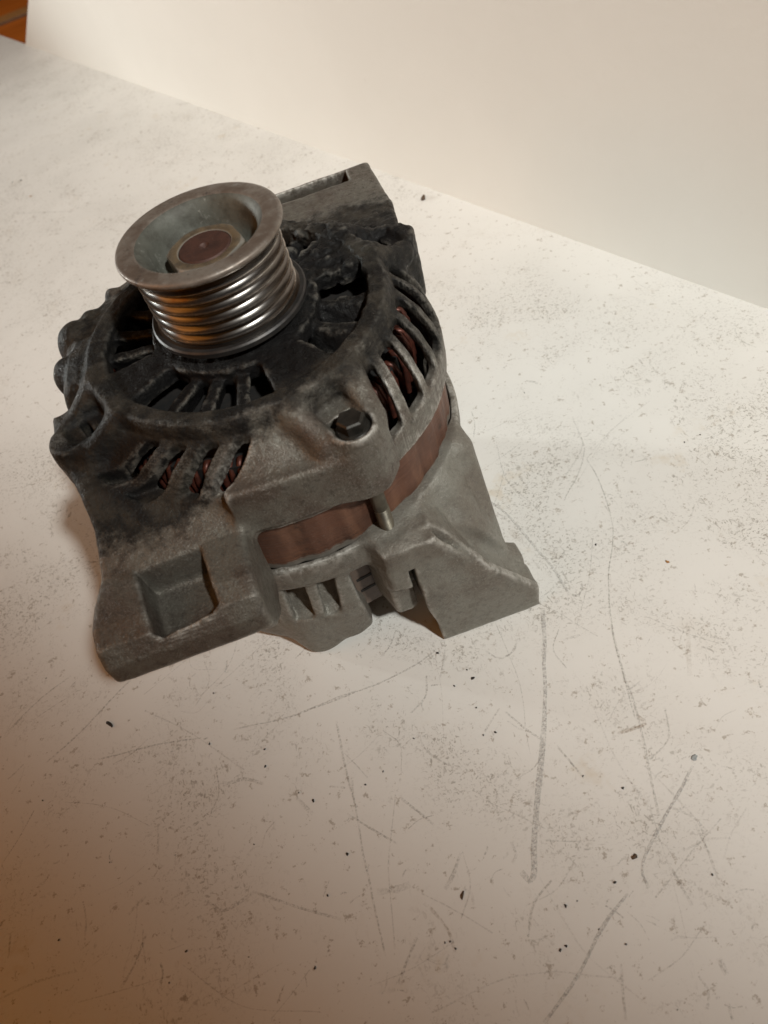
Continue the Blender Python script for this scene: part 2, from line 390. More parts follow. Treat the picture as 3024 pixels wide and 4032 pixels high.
# windows with vanes
def sector(a0, a1, r0, r1, rnd=2.5):
    c = (a0 + a1) / 2; h = abs(a1 - a0) / 2
    return smax(smax(R - r1, r0 - R, rnd), (np.abs(F.dang(c)) - h) * (math.pi / 180) * np.minimum(R, 60), rnd)
SECT = [(-147, -83, [-98.5, -114.5, -130.5]), (-55, 5, [-37.5, -17.5]), (36, 96, [51, 66, 81]), (126, 190, [142, 158, 173])]
vane_cls = []
for a0, a1, vs in SECT:
    w = sector(a0, a1, 31.5, 49.3)
    D = smax(D, -np.maximum(w, -(Z + 50)), 1.2)
    for va in vs:
        dd = F.dang(va) * (math.pi / 180) * R - (Z + 41) * .45          # leaning vanes
        v = smax(smax(np.abs(dd) - 2.5, np.maximum(R - 50.5, 29.5 - R), 1.), np.abs(Z + 41.8) - 4.6, 1.2)
        D = smin(D, v, 1.2)
# cooling slots over the shoulder; the metal left between them are fins
def slot(a, w0, w1, skew, r0, zb):
    u = F.dang(a - skew * 0) + skew * (R - 60)
    hw = w0 + (w1 - w0) * np.clip((R - r0) / 12, 0, 1)
    return smax(smax(np.abs(u) * (math.pi / 180) * R - hw, np.maximum(r0 - R, R - 74.5), 2.), smax(zb - Z, Z + 37.4, 1.5), 2.)
SL_R = [-53.0, -41.0, -30.0, -19.0, -8.0, 3.0]
SL_L = [-99.5, -110.0, -121.0, -131.5]
for a in SL_R: D = smax(D, -np.maximum(slot(a, 3.6, 4.8, .42, 58.6, -60.5), 50 - R), 1.0)
for a in SL_L: D = smax(D, -np.maximum(slot(a, 2.6, 3.8 if a < -105 else 4.7, .9, 58.4, -54.5), 50 - R), 1.0)
# bolt seats, channels and their flanking ridges
for k, a in enumerate(BOLTS):
    cx, cy = pol(72.8, a); mx, my = pol(65.5, a); hx, hy = pol(66.0, a)
    for s, r0, r1 in ((-1, 4.4, 3.6), (1, 4.6, 3.8)):
        p = (*pol(58.0, a + s * 11.5), -38.8); q = (*pol(70, a + s * 7.8), -46.0)
        D = smin(D, F.capsule(p, q, r0, r1), 5.)
    D = smax(D, -F.box((mx, my, -34), (7.4, 6.0, 9.2), a, 2.), 1.4)
    if k == 0: D = smax(D, -F.cyl(cx, cy, 6.3, -20, -44.2, .5), .8)
    D = smax(D, -F.box((hx, hy, -46), (1.5, 5.2, 8), a, .8), .6)
    D = smax(D, -F.cyl(cx, cy, 3.0, -20 if k == 0 else -46, -90, .1), .3)
# cast lumps on the far left rim
for a, r, z, rr in ((154, 70, -47, 9.5), (167, 70.5, -48, 7.0), (146, 68, -42, 4.5), (134, 67, -40, 3.)):
    D = smin(D, np.sqrt((X - pol(r, a)[0]) ** 2 + (Y - pol(r, a)[1]) ** 2 + ((Z - z) * .75) ** 2) - rr, 3.)
# pockets in the ears
pk = smax(F.xy([(-57.5, -76.5), (-35.5, -76), (-33.2, -97.5), (-36, -99), (-53, -100.5), (-55.5, -99)]) - .10 * (Z + 64), -(Z + 75.5), 2.4)
D = smax(D, -pk, 1.8)
pk2 = smax(F.xy([(10, 89.5), (64.6, 88.8), (65.2, 101.8), (10, 102)]), -(Z + 60), 2.)
D = smax(D, -pk2, 1.2)
# worn / greasy surface relief
hub = np.clip(1 - (R - 40) / 26, 0, 1) * np.clip((Z + 62) / 16, 0, 1)
ur = np.exp(-((X - 38) ** 2 + (Y - 34) ** 2) / (2 * 26 ** 2)) * np.clip((Z + 64) / 14, 0, 1)
D = D + F.noise(3.4, 1) * (.08 + .85 * ur + .30 * hub * (R < 50)) + F.noise(1.7, 2) * (.04 + .45 * ur + .14 * hub) + F.noise(7, 3) * .12
P, Q, nr, ed = surface_nets(F, D)
pr = np.hypot(P[:, 0], P[:, 1]); pa = np.degrees(np.arctan2(P[:, 1], P[:, 0]))
def blob(c, r): return np.exp(-(((P - np.array(c)) / np.array(r)) ** 2).sum(1))
soot = 1.7 * np.clip(1 - (pr - 39) / 33, 0, 1) * np.clip((P[:, 2] + 60) / 10, 0, 1)
soot = np.maximum(soot, 1.5 * blob((-46, -46, -46), (36, 27, 18)))
soot = np.maximum(soot, 1.7 * blob((52, 30, -46), (36, 34, 24)))
soot = np.maximum(soot, 1.3 * blob((64, -10, -46), (22, 34, 16)))
soot = np.maximum(soot, 1.1 * blob((-62, 8, -48), (36, 46, 30)))
soot = np.maximum(soot, .24 * ((P[:, 1] < -66) & (P[:, 0] < -15)))
soot = soot * (1 - .30 * np.exp(-((pr - 54.5) / 3.) ** 2) * (pa < -40) )
soot = soot * (1 - .85 * blob((14, -72, -50), (34, 17, 24))) 
p0_, p1_ = np.percentile(ed, [80, 98]); edn = np.clip((ed - p0_) / (p1_ - p0_), 0, 1)
def adist(a): return (pa - a + 180) % 360 - 180
cls = np.zeros(len(P), int); nm = {0: 'front_housing'}; k = 0
k += 1; nm[k] = 'mounting_ear'; cls[(P[:, 1] < -72) & (P[:, 0] < -17) & (pr > 77)] = k
k += 1; nm[k] = 'mounting_ear'; cls[(P[:, 1] > 45) & (P[:, 0] > 18) & (pr > 74.5) & ~((np.abs(adist(20.5)) < 8) & (pr < 83))] = k
for grp, sk in ((SL_R, .42), (SL_L, .9)):
    for a, b in zip(grp[:-1], grp[1:]):
        k += 1; nm[k] = 'cooling_fin'; mid = (a + b) / 2; half = abs(a - b) / 2
        zlo = -60 if sk < .6 else -50
        cls[(np.abs(adist(mid) + sk * (pr - 60)) < half * .92) & (pr > 58.8) & (pr < 72.5) & (P[:, 2] > zlo) & (P[:, 2] < -38)] = k
for a0, a1, vs in SECT:
    for va in vs:
        k += 1; nm[k] = 'vent_rib'; dd = adist(va) * math.pi / 180 * pr - (P[:, 2] + 41) * .45
        cls[(np.abs(dd) < 2.9) & (pr > 32.5) & (pr < 48.8) & (P[:, 2] < -36.6)] = k
fparts = split_mesh(P, Q, nr, edn, soot, cls, nm, M['front'], alt, 0)
fh = fparts[0]
for k, o in fparts.items():
    if nm[k] == 'mounting_ear': o['label'] = 'speckled mounting ear with square pocket' if k == 1 else 'dark brown mounting ear with long pocket'
del D, F, R, A, X, Y, Z, ear, ear2, D0

# ---- rear housing and bracket
F = Field((-84, -90, -168), (84, 84, -93), .76)
R, A, X, Y, Z = F.R, F.A, F.X, F.Y, F.Z
D = F.lathe([(-20, -96.5), (72.6, -96.5), (73.2, -98), (73.2, -107), (71, -112), (69.5, -125), (68.5, -140), (67.5, -152), (65, -160), (60, -164.7), (-20, -164.7)])
floor_ = F.lathe([(-20, -119), (57, -121), (66.3, -138), (70, -150), (60, -175), (-20, -175)])
cav = np.maximum(F.lathe([(-20, -90), (70.2, -90), (70.2, -103), (66, -109), (64.5, -145), (-20, -145)]), -floor_)
open_ = smax(smax(np.abs(F.dang(-70.5)) - 15, np.float32(-1e3), 1.) * (math.pi / 180) * 66, smax(Z + 112.5, 44 - R, 2.), 2.5)
D = smax(D, -cav, 1.)
for a, hw in ((-117, 3.4), (-104.5, 4.2), (-94.0, 3.4)):
    s = smax(smax(np.abs(F.dang(a) - (Z + 120) * .10) * (math.pi / 180) * 68 - hw - .0 * Z, 56 - R, 1.5), smax(Z + 111, -(Z + 139), 1.5), 1.5)
    D = smax(D, -np.maximum(s, -floor_), 1.6)
D = smax(D, -open_, 1.5)
for a in (-140, -160, 180, 160, 140, 120, 100, 80, 60):
    s = smax(smax(np.abs(F.dang(a)) * (math.pi / 180) * 68 - 5, 60 - R, 2.), smax(Z + 112, -(Z + 139), 2.), 2.)
    D = smax(D, -np.maximum(s, -floor_), 1.6)
# scalloped bottom lip
bx_, by_ = pol(60, -93); D = smin(D, F.cyl(bx_, by_, 9.5, -139, -160.5, 4.), 5.)
bx_, by_ = pol(61, -106); D = smin(D, F.cyl(bx_, by_, 10.5, -141, -164.5, 4.), 6.)
for k, a in enumerate(BOLTS):
    cx, cy = pol(72.8, a)
    D = smin(D, F.cyl(cx, cy, 8.6, -97.6, -113, 1.2), 6.)
    if k == 0:
        bx2, by2 = pol(70.5, -70.5)
        D = smin(D, smax(F.box((bx2, by2, -128), (7.5, 8.6, 19.5), a, 2.), -(Z + 147 - .55 * np.abs(X - 24.5)), 1.5), 2.5)
        tx, ty = pol(69, -60.5); D = smin(D, F.box((tx, ty, -117), (3.5, 5, 8), a, .8), 1.)
    else: D = smin(D, F.cyl(cx, cy, 7.6, -100, -140, 2.), 3.)
    D = smax(D, -F.cyl(cx, cy, 3.1, -110, -90, .1), .2)
# bracket: front plate, flared web behind it and the foot
yf = np.interp(Z, [-165, -125, -97], [-83, -82.4, -73.5]).astype(f4)
plate = smax(F.xz([(29.5, -97), (29.8, -139), (31.8, -152), (32, -164.8), (76, -164.8), (76.2, -152.0), (71, -143.6), (57, -123.4), (45, -102.4), (40, -97)]), np.abs(Y - yf - 7.) - 7., .9)
plate = np.maximum(plate, -smax(F.xz([(26, -93), (44, -98), (54, -125), (69.5, -147), (79, -154), (79, -90)]) + 0 * Y, -(Y - yf - 3.6), .5))
web = smax(F.xz([(20, -98), (40, -98), (50, -114), (59, -133), (66.5, -149.5), (76, -152), (76, -164.8), (60, -164.8), (52, -150), (36, -128), (20, -120)]), np.abs(Y + 68) - 12.5, 2.5)
hump = F.capsule((62, -38, -104), (68.0, -62.0, -149), 7.5, 2.6)
hump = smin(hump, F.capsule((50, -50, -108), (62, -68, -146), 10, 8), 6.)
D = smin(D, smin(web, hump, 8.), 8.)
hollow = smax(F.xz([(34, -128), (52, -136), (64, -170), (34, -170)]), np.abs(Y + 62) - 14.5, 2.)
D = smax(D, -hollow, 1.)
D = smax(D, -F.capsule((43, -72, -103), (79, -72, -150.5), 5.6, 5.6), 2.)
D = smax(D, -F.box((28.2, -76, -140), (1.1, 14, 30), 0, .3), .5)
D = smin(D, plate, .6)
D = smax(D, -np.maximum(np.hypot(R - 74.6, Z + 104.5) - .9, np.abs(F.dang(-44)) - 20), .4)
D = D + F.noise(3.4, 5) * .12 + F.noise(8, 6) * .16
D = np.maximum(D, -(Z + 164.9))
P, Q, nr, ed = surface_nets(F, D)
pr = np.hypot(P[:, 0], P[:, 1])
cls = np.zeros(len(P), int); cls[(P[:, 1] < -55) & (P[:, 0] > 29) & (pr > 75.5) & (P[:, 2] < -99)] = 1
split_mesh(P, Q, nr, np.clip((ed - np.percentile(ed, 84)) / (np.percentile(ed, 98.5) - np.percentile(ed, 84)), 0, 1) * .8, np.zeros(len(P)), cls, {0: 'rear_housing', 1: 'mounting_bracket'}, M['rear'], alt, 0)
del D, F, R, A, X, Y, Z

# ---- stator core, winding, rotor
vs, fs = [], []; n = 360; zs = [-66, -72.8, -73.4, -79, -85, -91, -96.2, -98]
for z in zs:
    for k in range(n):
        a = 2 * math.pi * k / n; g = .5 + .5 * math.cos(k * 2 * math.pi / 12)
        r = 69.9 - 1.2 * max(0, g - .35) - .10 * math.sin(k * 1.7)
        vs.append(W(r * math.cos(a), r * math.sin(a), z))
for i in range(len(zs) - 1):
    for k in range(n): k2 = (k + 1) % n; fs.append((i * n + k, (i + 1) * n + k, (i + 1) * n + k2, i * n + k2))
mesh_obj('stator_core', vs, fs, M['stator'], alt)['label'] = 'rusty brown laminated stator ring'
bm = bmesh.new()
for k in range(120):
    a = 2 * math.pi * k / 120 + random.uniform(-.008, .008); dr = random.uniform(-.7, .7)
    pts = [(59.6 + dr, -70), (60 + dr, -58), (58.6 + dr, -53.4), (56.0 + dr, -52.2), (54 + dr, -54), (54 + dr, -70)]
    tw = random.uniform(-.02, .03); prev = None
    for i, (r, z) in enumerate(pts):
        aa = a + tw * i / 3; ring = []
        er = Vector((math.cos(aa), math.sin(aa), 0)); et = Vector((-math.sin(aa), math.cos(aa), 0))
        nrm = er if i in (0, 1) else (Vector((0, 0, 1)) if i in (2, 3) else -er)
        for j in range(6):
            b = j * math.pi / 3
            ring.append(bm.verts.new(W(r * er.x, r * er.y, z) + (nrm * math.cos(b) + et * math.sin(b)) * .00115))
        if prev:
            for j in range(6): bm.faces.new((prev[j], prev[(j + 1) % 6], ring[(j + 1) % 6], ring[j]))
        prev = ring
me = bpy.data.meshes.new('copper_winding'); bm.to_mesh(me); bm.free(); me.materials.append(M['copper']); me.shade_smooth()
o = bpy.data.objects.new('copper_winding', me); COL.objects.link(o); o.parent = alt; o['kind'] = 'stuff'
lathe('rotor', [(0, -47.5), (50, -47.5), (52, -49), (52, -116), (0, -116)], M['dark'], alt, 64)
lathe('coil_backing', [(52, -53), (58.5, -53), (58.5, -72), (52, -72)], M['dark'], alt, 64)  # dark ring added behind the coils so the slots stay dark, not a real part
# regulator block seen through the open rear
def boxpart(name, c, h, ang, mat, parent, bev=.6):
    bm = bmesh.new(); bmesh.ops.create_cube(bm, size=2)
    for v in bm.verts: v.co = Vector((v.co.x * h[0], v.co.y * h[1], v.co.z * h[2])) * .001
    bmesh.ops.bevel(bm, geom=bm.edges[:], offset=bev * .001, segments=2, affect='EDGES')
    bmesh.ops.rotate(bm, verts=bm.verts, matrix=Matrix.Rotation(math.radians(ang), 3, 'Z'))
    bmesh.ops.translate(bm, verts=bm.verts, vec=W(*c))
    me = bpy.data.meshes.new(name); bm.to_mesh(me); bm.free(); me.materials.append(mat); me.shade_smooth()
    o = bpy.data.objects.new(name, me); COL.objects.link(o); o.parent = parent; sharp(o, 40); return o
rx, ry = pol(56, -80); reg = boxpart('regulator', (rx, ry, -135), (6, 6.5, 15), -80, M['plastic'], alt)
for zz in (-131, -139):
    rx, ry = pol(61.6, -81); boxpart('terminal_slot', (rx, ry, zz), (.6, 3.6, 1.0), -80, M['dark'], reg, .2)

# ---- through bolts
def bolt(a):
    cx, cy = pol(72.8, a)
    prof = [(0, -47), (2.75, -47)] if a != BOLTS[0] else [(2.75, -44)]
    z = -44.
    prof += [(2.75, -84), (2.5, -84.6)]
    z = -84.6
    while z > -101: prof += [(2.95, z - .45), (2.30, z - 1.05)]; z -= 1.25
    prof += [(0, z)]
    sh = lathe('through_bolt', prof, M['bolt'], alt, 28, cx, cy, 40)
    if a != BOLTS[0]: return          # the other three heads are buried in grease
    bm = bmesh.new()
    def ring(r, z, nn, ph=0): return [bm.verts.new(W(cx + r * math.cos(2 * math.pi * k / nn + ph), cy + r * math.sin(2 * math.pi * k / nn + ph), z)) for k in range(nn)]
    rot = math.radians(a + 12)
    fl = [ring(5.7, -44.1, 36), ring(5.7, -43.2, 36), ring(5.2, -42.6, 36), ring(3, -42.3, 36)]
    for p, q in zip(fl[:-1], fl[1:]):
        for k in range(36): bm.faces.new((p[k], p[(k + 1) % 36], q[(k + 1) % 36], q[k]))
    n6 = 6 if a == BOLTS[0] else 18; dz = 0 if n6 == 6 else -3.4; r6 = 4.7 if n6 == 6 else 4.2
    hx = [ring(r6, -42.6, n6, rot), ring(r6, -38.9 + dz, n6, rot), ring(r6 - .7, -38.4 + dz, n6, rot)]
    for p, q in zip(hx[:-1], hx[1:]):
        for k in range(n6): bm.faces.new((p[k], p[(k + 1) % n6], q[(k + 1) % n6], q[k]))
    c2 = ring(2.8, -38.6 + dz, n6, rot)
    for k in range(n6): bm.faces.new((hx[2][k], hx[2][(k + 1) % n6], c2[(k + 1) % n6], c2[k]))
    bm.faces.new(c2)
    me = bpy.data.meshes.new('hex_head'); bm.to_mesh(me); bm.free(); me.materials.append(M['bolthead'] if a == BOLTS[0] else M['grease']); me.shade_smooth()
    o = bpy.data.objects.new('hex_head', me); COL.objects.link(o); o.parent = sh; sharp(o, 30)
for a in BOLTS: bolt(a)

# ---- pulley
pul = empty('pulley'); 
pul.parent = alt
lathe('pulley_rim', [(22.2, -.55), (22.8, -.15), (23.6, 0.0), (27.6, 0.0), (28.7, -.35), (29.05, -1.1), (28.9, -1.9), (28.3, -2.6), (27.2, -3.1)], M['rim'], pul, 160, sharp_ang=50)
lathe('pulley_bowl', [(22.2, -.55), (21.0, -1.5), (20.0, -3.0), (19.2, -5), (18.2, -9), (16.6, -12.2), (14, -13.6), (0, -13.8)], M['bowl'], pul, 128, sharp_ang=60)
RZ = [-6.7, -10.45, -14.3, -18.15, -22.1, -26.0]
g = [(27.2, -3.1), (26.0, -3.4)]
zz = [-3.2] + RZ
for z0, z1 in zip(zz[:-1], zz[1:]):
    for i in range(1, 9): tt = i / 9; g.append((25.9 - 2.0 * (1 - abs(2 * tt - 1) ** 1.7), z0 + (z1 - z0) * tt))
    g += [(25.9, z1 + .12), (25.9, z1 - .12)]
g += [(25.0, -26.6), (25.2, -27.3), (26.8, -27.9)]
lathe('groove_face', g, M['groove'], pul, 160, sharp_ang=40)
for z in RZ: lathe('belt_ridge', [(25.55, z + .38), (25.98, z + .16), (25.98, z - .16), (25.55, z - .38)], M['ridge'], pul, 160, sharp_ang=60)
lathe('pulley_flange', [(26.7, -27.85), (28.2, -27.9), (28.75, -28.5), (28.7, -30.2), (27.6, -30.9), (14, -31), (13.4, -33.6), (0, -33.6)], M['flange'], pul, 160, sharp_ang=40)
# nut with chamfered corners and the threaded shaft end
bm = bmesh.new(); lay = bm.verts.layers.float.new('edge')
NV = 96; rot = math.radians(14)
def nutring(rf, z, e, circ=None):
    out = []
    for k in range(NV):
        a = 2 * math.pi * k / NV; b = (a - rot + math.pi / 6) % (math.pi / 3) - math.pi / 6
        r = rf / math.cos(b) if circ is None else min(rf / math.cos(b), circ)
        v = bm.verts.new(W(r * math.cos(a), r * math.sin(a), z)); v[lay] = e; out.append(v)
    return out
rs = [nutring(12.4, -13.6, 0), nutring(12.4, -7.6, 0, 14.1), nutring(12.4, -7.0, .8, 13.9), nutring(12.3, -6.35, .9, 13.1), nutring(12.2, -6.12, .15, 12.6), nutring(12.2, -6.1, 0, 10.0), nutring(12.2, -6.4, .8, 9.4), nutring(12.2, -7.6, 0, 9.3)]
for p, q in zip(rs[:-1], rs[1:]):
    for k in range(NV): bm.faces.new((p[k], p[(k + 1) % NV], q[(k + 1) % NV], q[k]))
me = bpy.data.meshes.new('pulley_nut'); bm.to_mesh(me); bm.free(); me.materials.append(M['nut']); me.shade_smooth()
o = bpy.data.objects.new('pulley_nut', me); COL.objects.link(o); o.parent = alt; sharp(o, 28)
lathe('rotor_shaft', [(9.25, -9), (9.2, -6.5), (8.7, -6.05), (1.9, -6.0), (1.4, -6.6), (0, -7.2)], M['shaft'], alt, 72, sharp_ang=40)

# ================================================================== MARKS AND CRUMBS ON THE TABLE
def tpt(u, v):
    """photo pixel (of 3024 x 4032) -> point on the table, mm"""
    r = RC @ np.array([(u - 1512) / 3028, (v - 2016) / 3028, 1.]); k = (-H - CAM[2]) / r[2]; p = CAM + r * k; return p[0], p[1]
c8 = lambda x, y: tpt(1200 + x * 1.0995, 2400 + y * 1.0995)
c9 = lambda x, y: tpt(x * .8439, 2600 + y * .8439)
c10 = lambda x, y: tpt(1700 + x * .6631, 1700 + y * .6631)
c3p = lambda x, y: tpt(x * .4822, 300 + y * .4822)
def mark_mat(name, col, dens, scale):
    t = NT(name)
    al = t.math('MULTIPLY', t.ramp(t.noise(scale, 5, .75), .50 - dens * .3, .78 - dens * .2), t.ramp(t.noise(120, 3), .25, .5, .35, 1))
    al = t.math('MULTIPLY', al, t.attr('fade'))
    return t.done(col, .7, 0, None, .2, al)
M['pencil'] = mark_mat('pencil_grey', (.44, .435, .42), .60, 900)
M['scratch'] = mark_mat('scratch_grey', (.30, .28, .25), .42, 1100)
M['brownmark'] = mark_mat('brown_stain', (.30, .20, .11), .45, 800)
MARKS = [
 (c8, [(855, 0), (860, 140), (862, 350), (850, 520), (825, 750), (815, 960), (775, 940)], 1.9, 'pencil', .75),
 (c8, [(1095, 50), (1130, 190), (1190, 370), (1230, 560), (1270, 740)], .9, 'scratch', .6),
 (c8, [(1390, 560), (1330, 670), (1215, 900), (1230, 1000)], 1.1, 'pencil', .9),
 (c8, [(1150, 1010), (1060, 1150), (980, 1310), (860, 1484)], 1.1, 'pencil', .85),
 (c8, [(0, 365), (180, 300), (330, 235), (470, 150)], .7, 'scratch', .75),
 (c8, [(110, 400), (165, 640), (230, 960), (290, 1240)], .8, 'scratch', .6),
 (c8, [(150, 735), (330, 840)], .7, 'scratch', .7), (c8, [(345, 675), (460, 770)], .9, 'scratch', .75),
 (c8, [(900, 490), (1000, 605)], .7, 'scratch', .8), (c8, [(720, 365), (850, 470)], .7, 'scratch', .75),
 (c8, [(1310, 920), (1390, 1060)], .9, 'scratch', .7), (c8, [(1400, 760), (1480, 970)], .9, 'scratch', .6),
 (c8, [(400, 1170), (335, 1340)], 1.0, 'scratch', .75), (c8, [(1185, 380), (1215, 410), (1120, 445)], 1.3, 'brownmark', .9),
 (c8, [(1300, 700), (1400, 760), (1440, 860)], .8, 'scratch', .5), (c8, [(860, 830), (1040, 830)], .5, 'scratch', .5),
 (c8, [(740, 830), (760, 880), (745, 910)], 1.0, 'scratch', .5), (c8, [(1050, 690), (930, 750)], .9, 'brownmark', .5),
 (c8, [(260, 1020), (380, 985)], 2.2, 'scratch', .42), (c8, [(440, 1060), (510, 1140), (540, 1230)], 1.0, 'brownmark', .6),
 (c8, [(1130, 1270), (1140, 1380), (1150, 1470)], .9, 'scratch', .6), (c8, [(1480, 1250), (1510, 1310)], 1.6, 'scratch', .8),
 (c8, [(560, 870), (530, 950), (500, 1000)], 1.3, 'scratch', .55), (c8, [(400, 440), (440, 510), (520, 560)], .7, 'scratch', .5),
 (c9, [(610, 90), (400, 310), (215, 480)], .8, 'scratch', .75), (c9, [(330, 70), (180, 190), (40, 330)], .9, 'scratch', .65),
 (c9, [(460, 465), (700, 405), (940, 360)], .7, 'scratch', .7), (c9, [(1090, 320), (1350, 260), (1659, 140)], .7, 'scratch', .7),
 (c9, [(685, 1275), (625, 1420), (565, 1530)], .9, 'scratch', .75), (c9, [(1190, 1080), (1390, 1150), (1600, 1205)], 1.0, 'scratch', .65),
 (c9, [(1325, 1510), (1300, 1590)], .6, 'scratch', 1), (c9, [(1040, 580), (1140, 560), (1230, 580)], 1.5, 'scratch', .6),
 (c9, [(980, 1130), (1050, 1165), (1190, 1080)], 1.1, 'scratch', .55), (c9, [(680, 1100), (600, 1190)], 1.2, 'scratch', .55),
 (c9, [(740, 770), (735, 910)], .9, 'scratch', .6), (c9, [(50, 1270), (40, 1390)], .8, 'brownmark', .8), (c9, [(0, 1580), (180, 1500), (360, 1450)], .8, 'scratch', .45),
 (c9, [(1640, 560), (1659, 680)], .9, 'scratch', .6), (c9, [(1380, 640), (1460, 720)], 1.4, 'scratch', .5),
 (c10, [(865, 0), (905, 100), (870, 260), (780, 410)], .7, 'scratch', .6),
 (c10, [(920, 160), (1000, 310), (1080, 580), (1050, 850), (1070, 1180), (1150, 1490), (1210, 1700)], .55, 'scratch', .8),
 (c10, [(290, 370), (450, 500), (660, 740), (815, 960)], 1.1, 'pencil', .6), (c10, [(815, 960), (870, 975), (890, 940), (897, 905)], .9, 'scratch', .8),
 (c10, [(310, 1300), (400, 1350), (480, 1310), (510, 1240)], .9, 'scratch', .6), (c10, [(80, 1290), (50, 1460)], .8, 'scratch', .6),
 (c10, [(460, 590), (540, 640)], 3.2, 'brownmark', .40), (c10, [(340, 480), (400, 490)], 2.2, 'brownmark', .35), (c10, [(650, 700), (780, 750)], 2.6, 'brownmark', .3),
 (c10, [(1515, 1130), (1520, 1250), (1530, 1450)], 1.6, 'brownmark', .25), (c10, [(780, 1230), (880, 1210)], 1.0, 'scratch', .5),
 (c3p, [(710, 265), (775, 248)], 2.2, 'scratch', .75), (c3p, [(775, 300), (850, 288)], 2.2, 'scratch', .75), (c3p, [(1430, 230), (1560, 220)], 3., 'scratch', .35),
 (lambda x, y: tpt(x, y), [(60, 842), (150, 838), (300, 832)], 1.2, 'scratch', .35),
 (lambda x, y: tpt(x, y), [(2072, 1500), (2118, 1511)], 1.5, 'scratch', 1.), (lambda x, y: tpt(x, y), [(2250, 1640), (2290, 1760), (2210, 1900)], .7, 'scratch', .4),
]
def smooth_line(pts, step=1.5):
    P_ = [np.array(p) for p in pts]
    if len(P_) == 2: out = [P_[0] + (P_[1] - P_[0]) * t for t in np.linspace(0, 1, max(4, int(np.linalg.norm(P_[1] - P_[0]) / step)))]
    else:
        out = []; E_ = [2 * P_[0] - P_[1]] + P_ + [2 * P_[-1] - P_[-2]]
        for i in range(1, len(E_) - 2):
            n_ = max(3, int(np.linalg.norm(E_[i + 1] - E_[i]) / step))
            for t in np.linspace(0, 1, n_, endpoint=False):
                a, b, c_, d_ = E_[i - 1:i + 3]
                out.append(.5 * (2 * b + (c_ - a) * t + (2 * a - 5 * b + 4 * c_ - d_) * t * t + (3 * b - a - 3 * c_ + d_) * t ** 3))
        out.append(P_[-1])
    return np.array(out)
def ribbon(line, w, z, seed, wob=.25):
    r = np.random.default_rng(seed); n_ = len(line); vs = []; 
    tg = np.gradient(line, axis=0); tg /= np.linalg.norm(tg, axis=1, keepdims=True) + 1e-9; nn = np.stack([-tg[:, 1], tg[:, 0]], 1)
    ww = w * (.75 + .5 * np.interp(np.arange(n_), np.linspace(0, n_, 9), r.random(9))); off = np.interp(np.arange(n_), np.linspace(0, n_, max(3, n_ // 5)), r.normal(0, wob, max(3, n_ // 5)))
    for i in range(n_):
        for s in (-.5, .5): q = line[i] + nn[i] * (off[i] + s * ww[i]); vs.append(W(q[0], q[1], z))
    fs = [(2 * i, 2 * i + 2, 2 * i + 3, 2 * i + 1) for i in range(n_ - 1)]
    return vs, fs
for i, (fn, pts, w, mat, fade) in enumerate(MARKS):
    vs, fs = ribbon(smooth_line([fn(*p) for p in pts]), w, -H + .10 + .012 * (i % 9), i)
    o = mesh_obj('scuff_mark', vs, fs, M[mat], table)
    at = o.data.attributes.new('fade', 'FLOAT', 'POINT'); nv = len(vs); e = np.minimum(np.arange(nv), nv - 1 - np.arange(nv)) / 6.
    at.data.foreach_set('value', (.68 * fade * np.clip(e + .25, 0, 1)).astype(f4))
# fine random scratches, too many to count
vs, fs, fd = [], [], []
for i in range(260):
    u, v = random.uniform(0, 3024), random.uniform(900, 4032); p = np.array(tpt(u, v)); L = random.choice([2, 3, 4, 6, 9, 16]) * random.uniform(.6, 1.4); th = random.gauss(.6, .9)
    d_ = np.array([math.cos(th), math.sin(th)]); bend = np.array([-d_[1], d_[0]]) * random.gauss(0, L * .12)
    ln_ = smooth_line([p, p + d_ * L / 2 + bend, p + d_ * L], 1.)
    a, b = ribbon(ln_, random.uniform(.25, .8), -H + .05, 1000 + i, .12); k0 = len(vs); vs += a; fs += [tuple(x + k0 for x in q) for q in b]; fd += [random.uniform(.15, .5)] * len(a)
for i in range(46):
    p = np.array(tpt(random.uniform(100, 3000), random.uniform(1700, 4032))); L = random.uniform(18, 60); th = random.choice([.9, 1.9, .35, 2.4]) + random.gauss(0, .3)
    d_ = np.array([math.cos(th), math.sin(th)]); bend = np.array([-d_[1], d_[0]]) * random.gauss(0, L * .07)
    a, b = ribbon(smooth_line([p, p + d_ * L / 2 + bend, p + d_ * L]), random.uniform(.3, .6), -H + .06, 3000 + i, .2); k0 = len(vs); vs += a; fs += [tuple(x + k0 for x in q) for q in b]; fd += [random.uniform(.15, .38)] * len(a)
o = mesh_obj('fine_scratches', vs, fs, M['scratch'], table); o['kind'] = 'stuff'
at = o.data.attributes.new('fade', 'FLOAT', 'POINT'); at.data.foreach_set('value', np.array(fd, f4))

def crumb_mesh(bm, x, y, l, w, h, ang, seed):
    r = random.Random(seed); g_ = bmesh.ops.create_icosphere(bm, subdivisions=2, radius=1)['verts']
    ca, sa = math.cos(ang), math.sin(ang); o3 = Vector((r.uniform(0, 50), r.uniform(0, 50), 0))
    for v in g_:
        k = 1 + .45 * mnoise.noise(v.co * 1.6 + o3); c_ = v.co * k
        a, b = c_.x * l / 2, c_.y * w / 2 + .18 * w * math.sin(c_.x * 2 + seed)
        v.co = Vector((0, 0, 0)) + W(x + a * ca - b * sa, y + a * sa + b * ca, -H + max(0.02, (c_.z + .8) * h / 2))
t = NT('soot_flake'); M['flake'] = t.done(t.mix(t.ramp(t.noise(900, 3), .4, .6), (.010, .009, .009), (.03, .024, .02)), .6, 0)
t = NT('brown_crumb'); M['bcrumb'] = t.done(t.mix(t.ramp(t.noise(900, 3), .4, .6), (.10, .06, .03), (.05, .03, .018)), .7, 0)
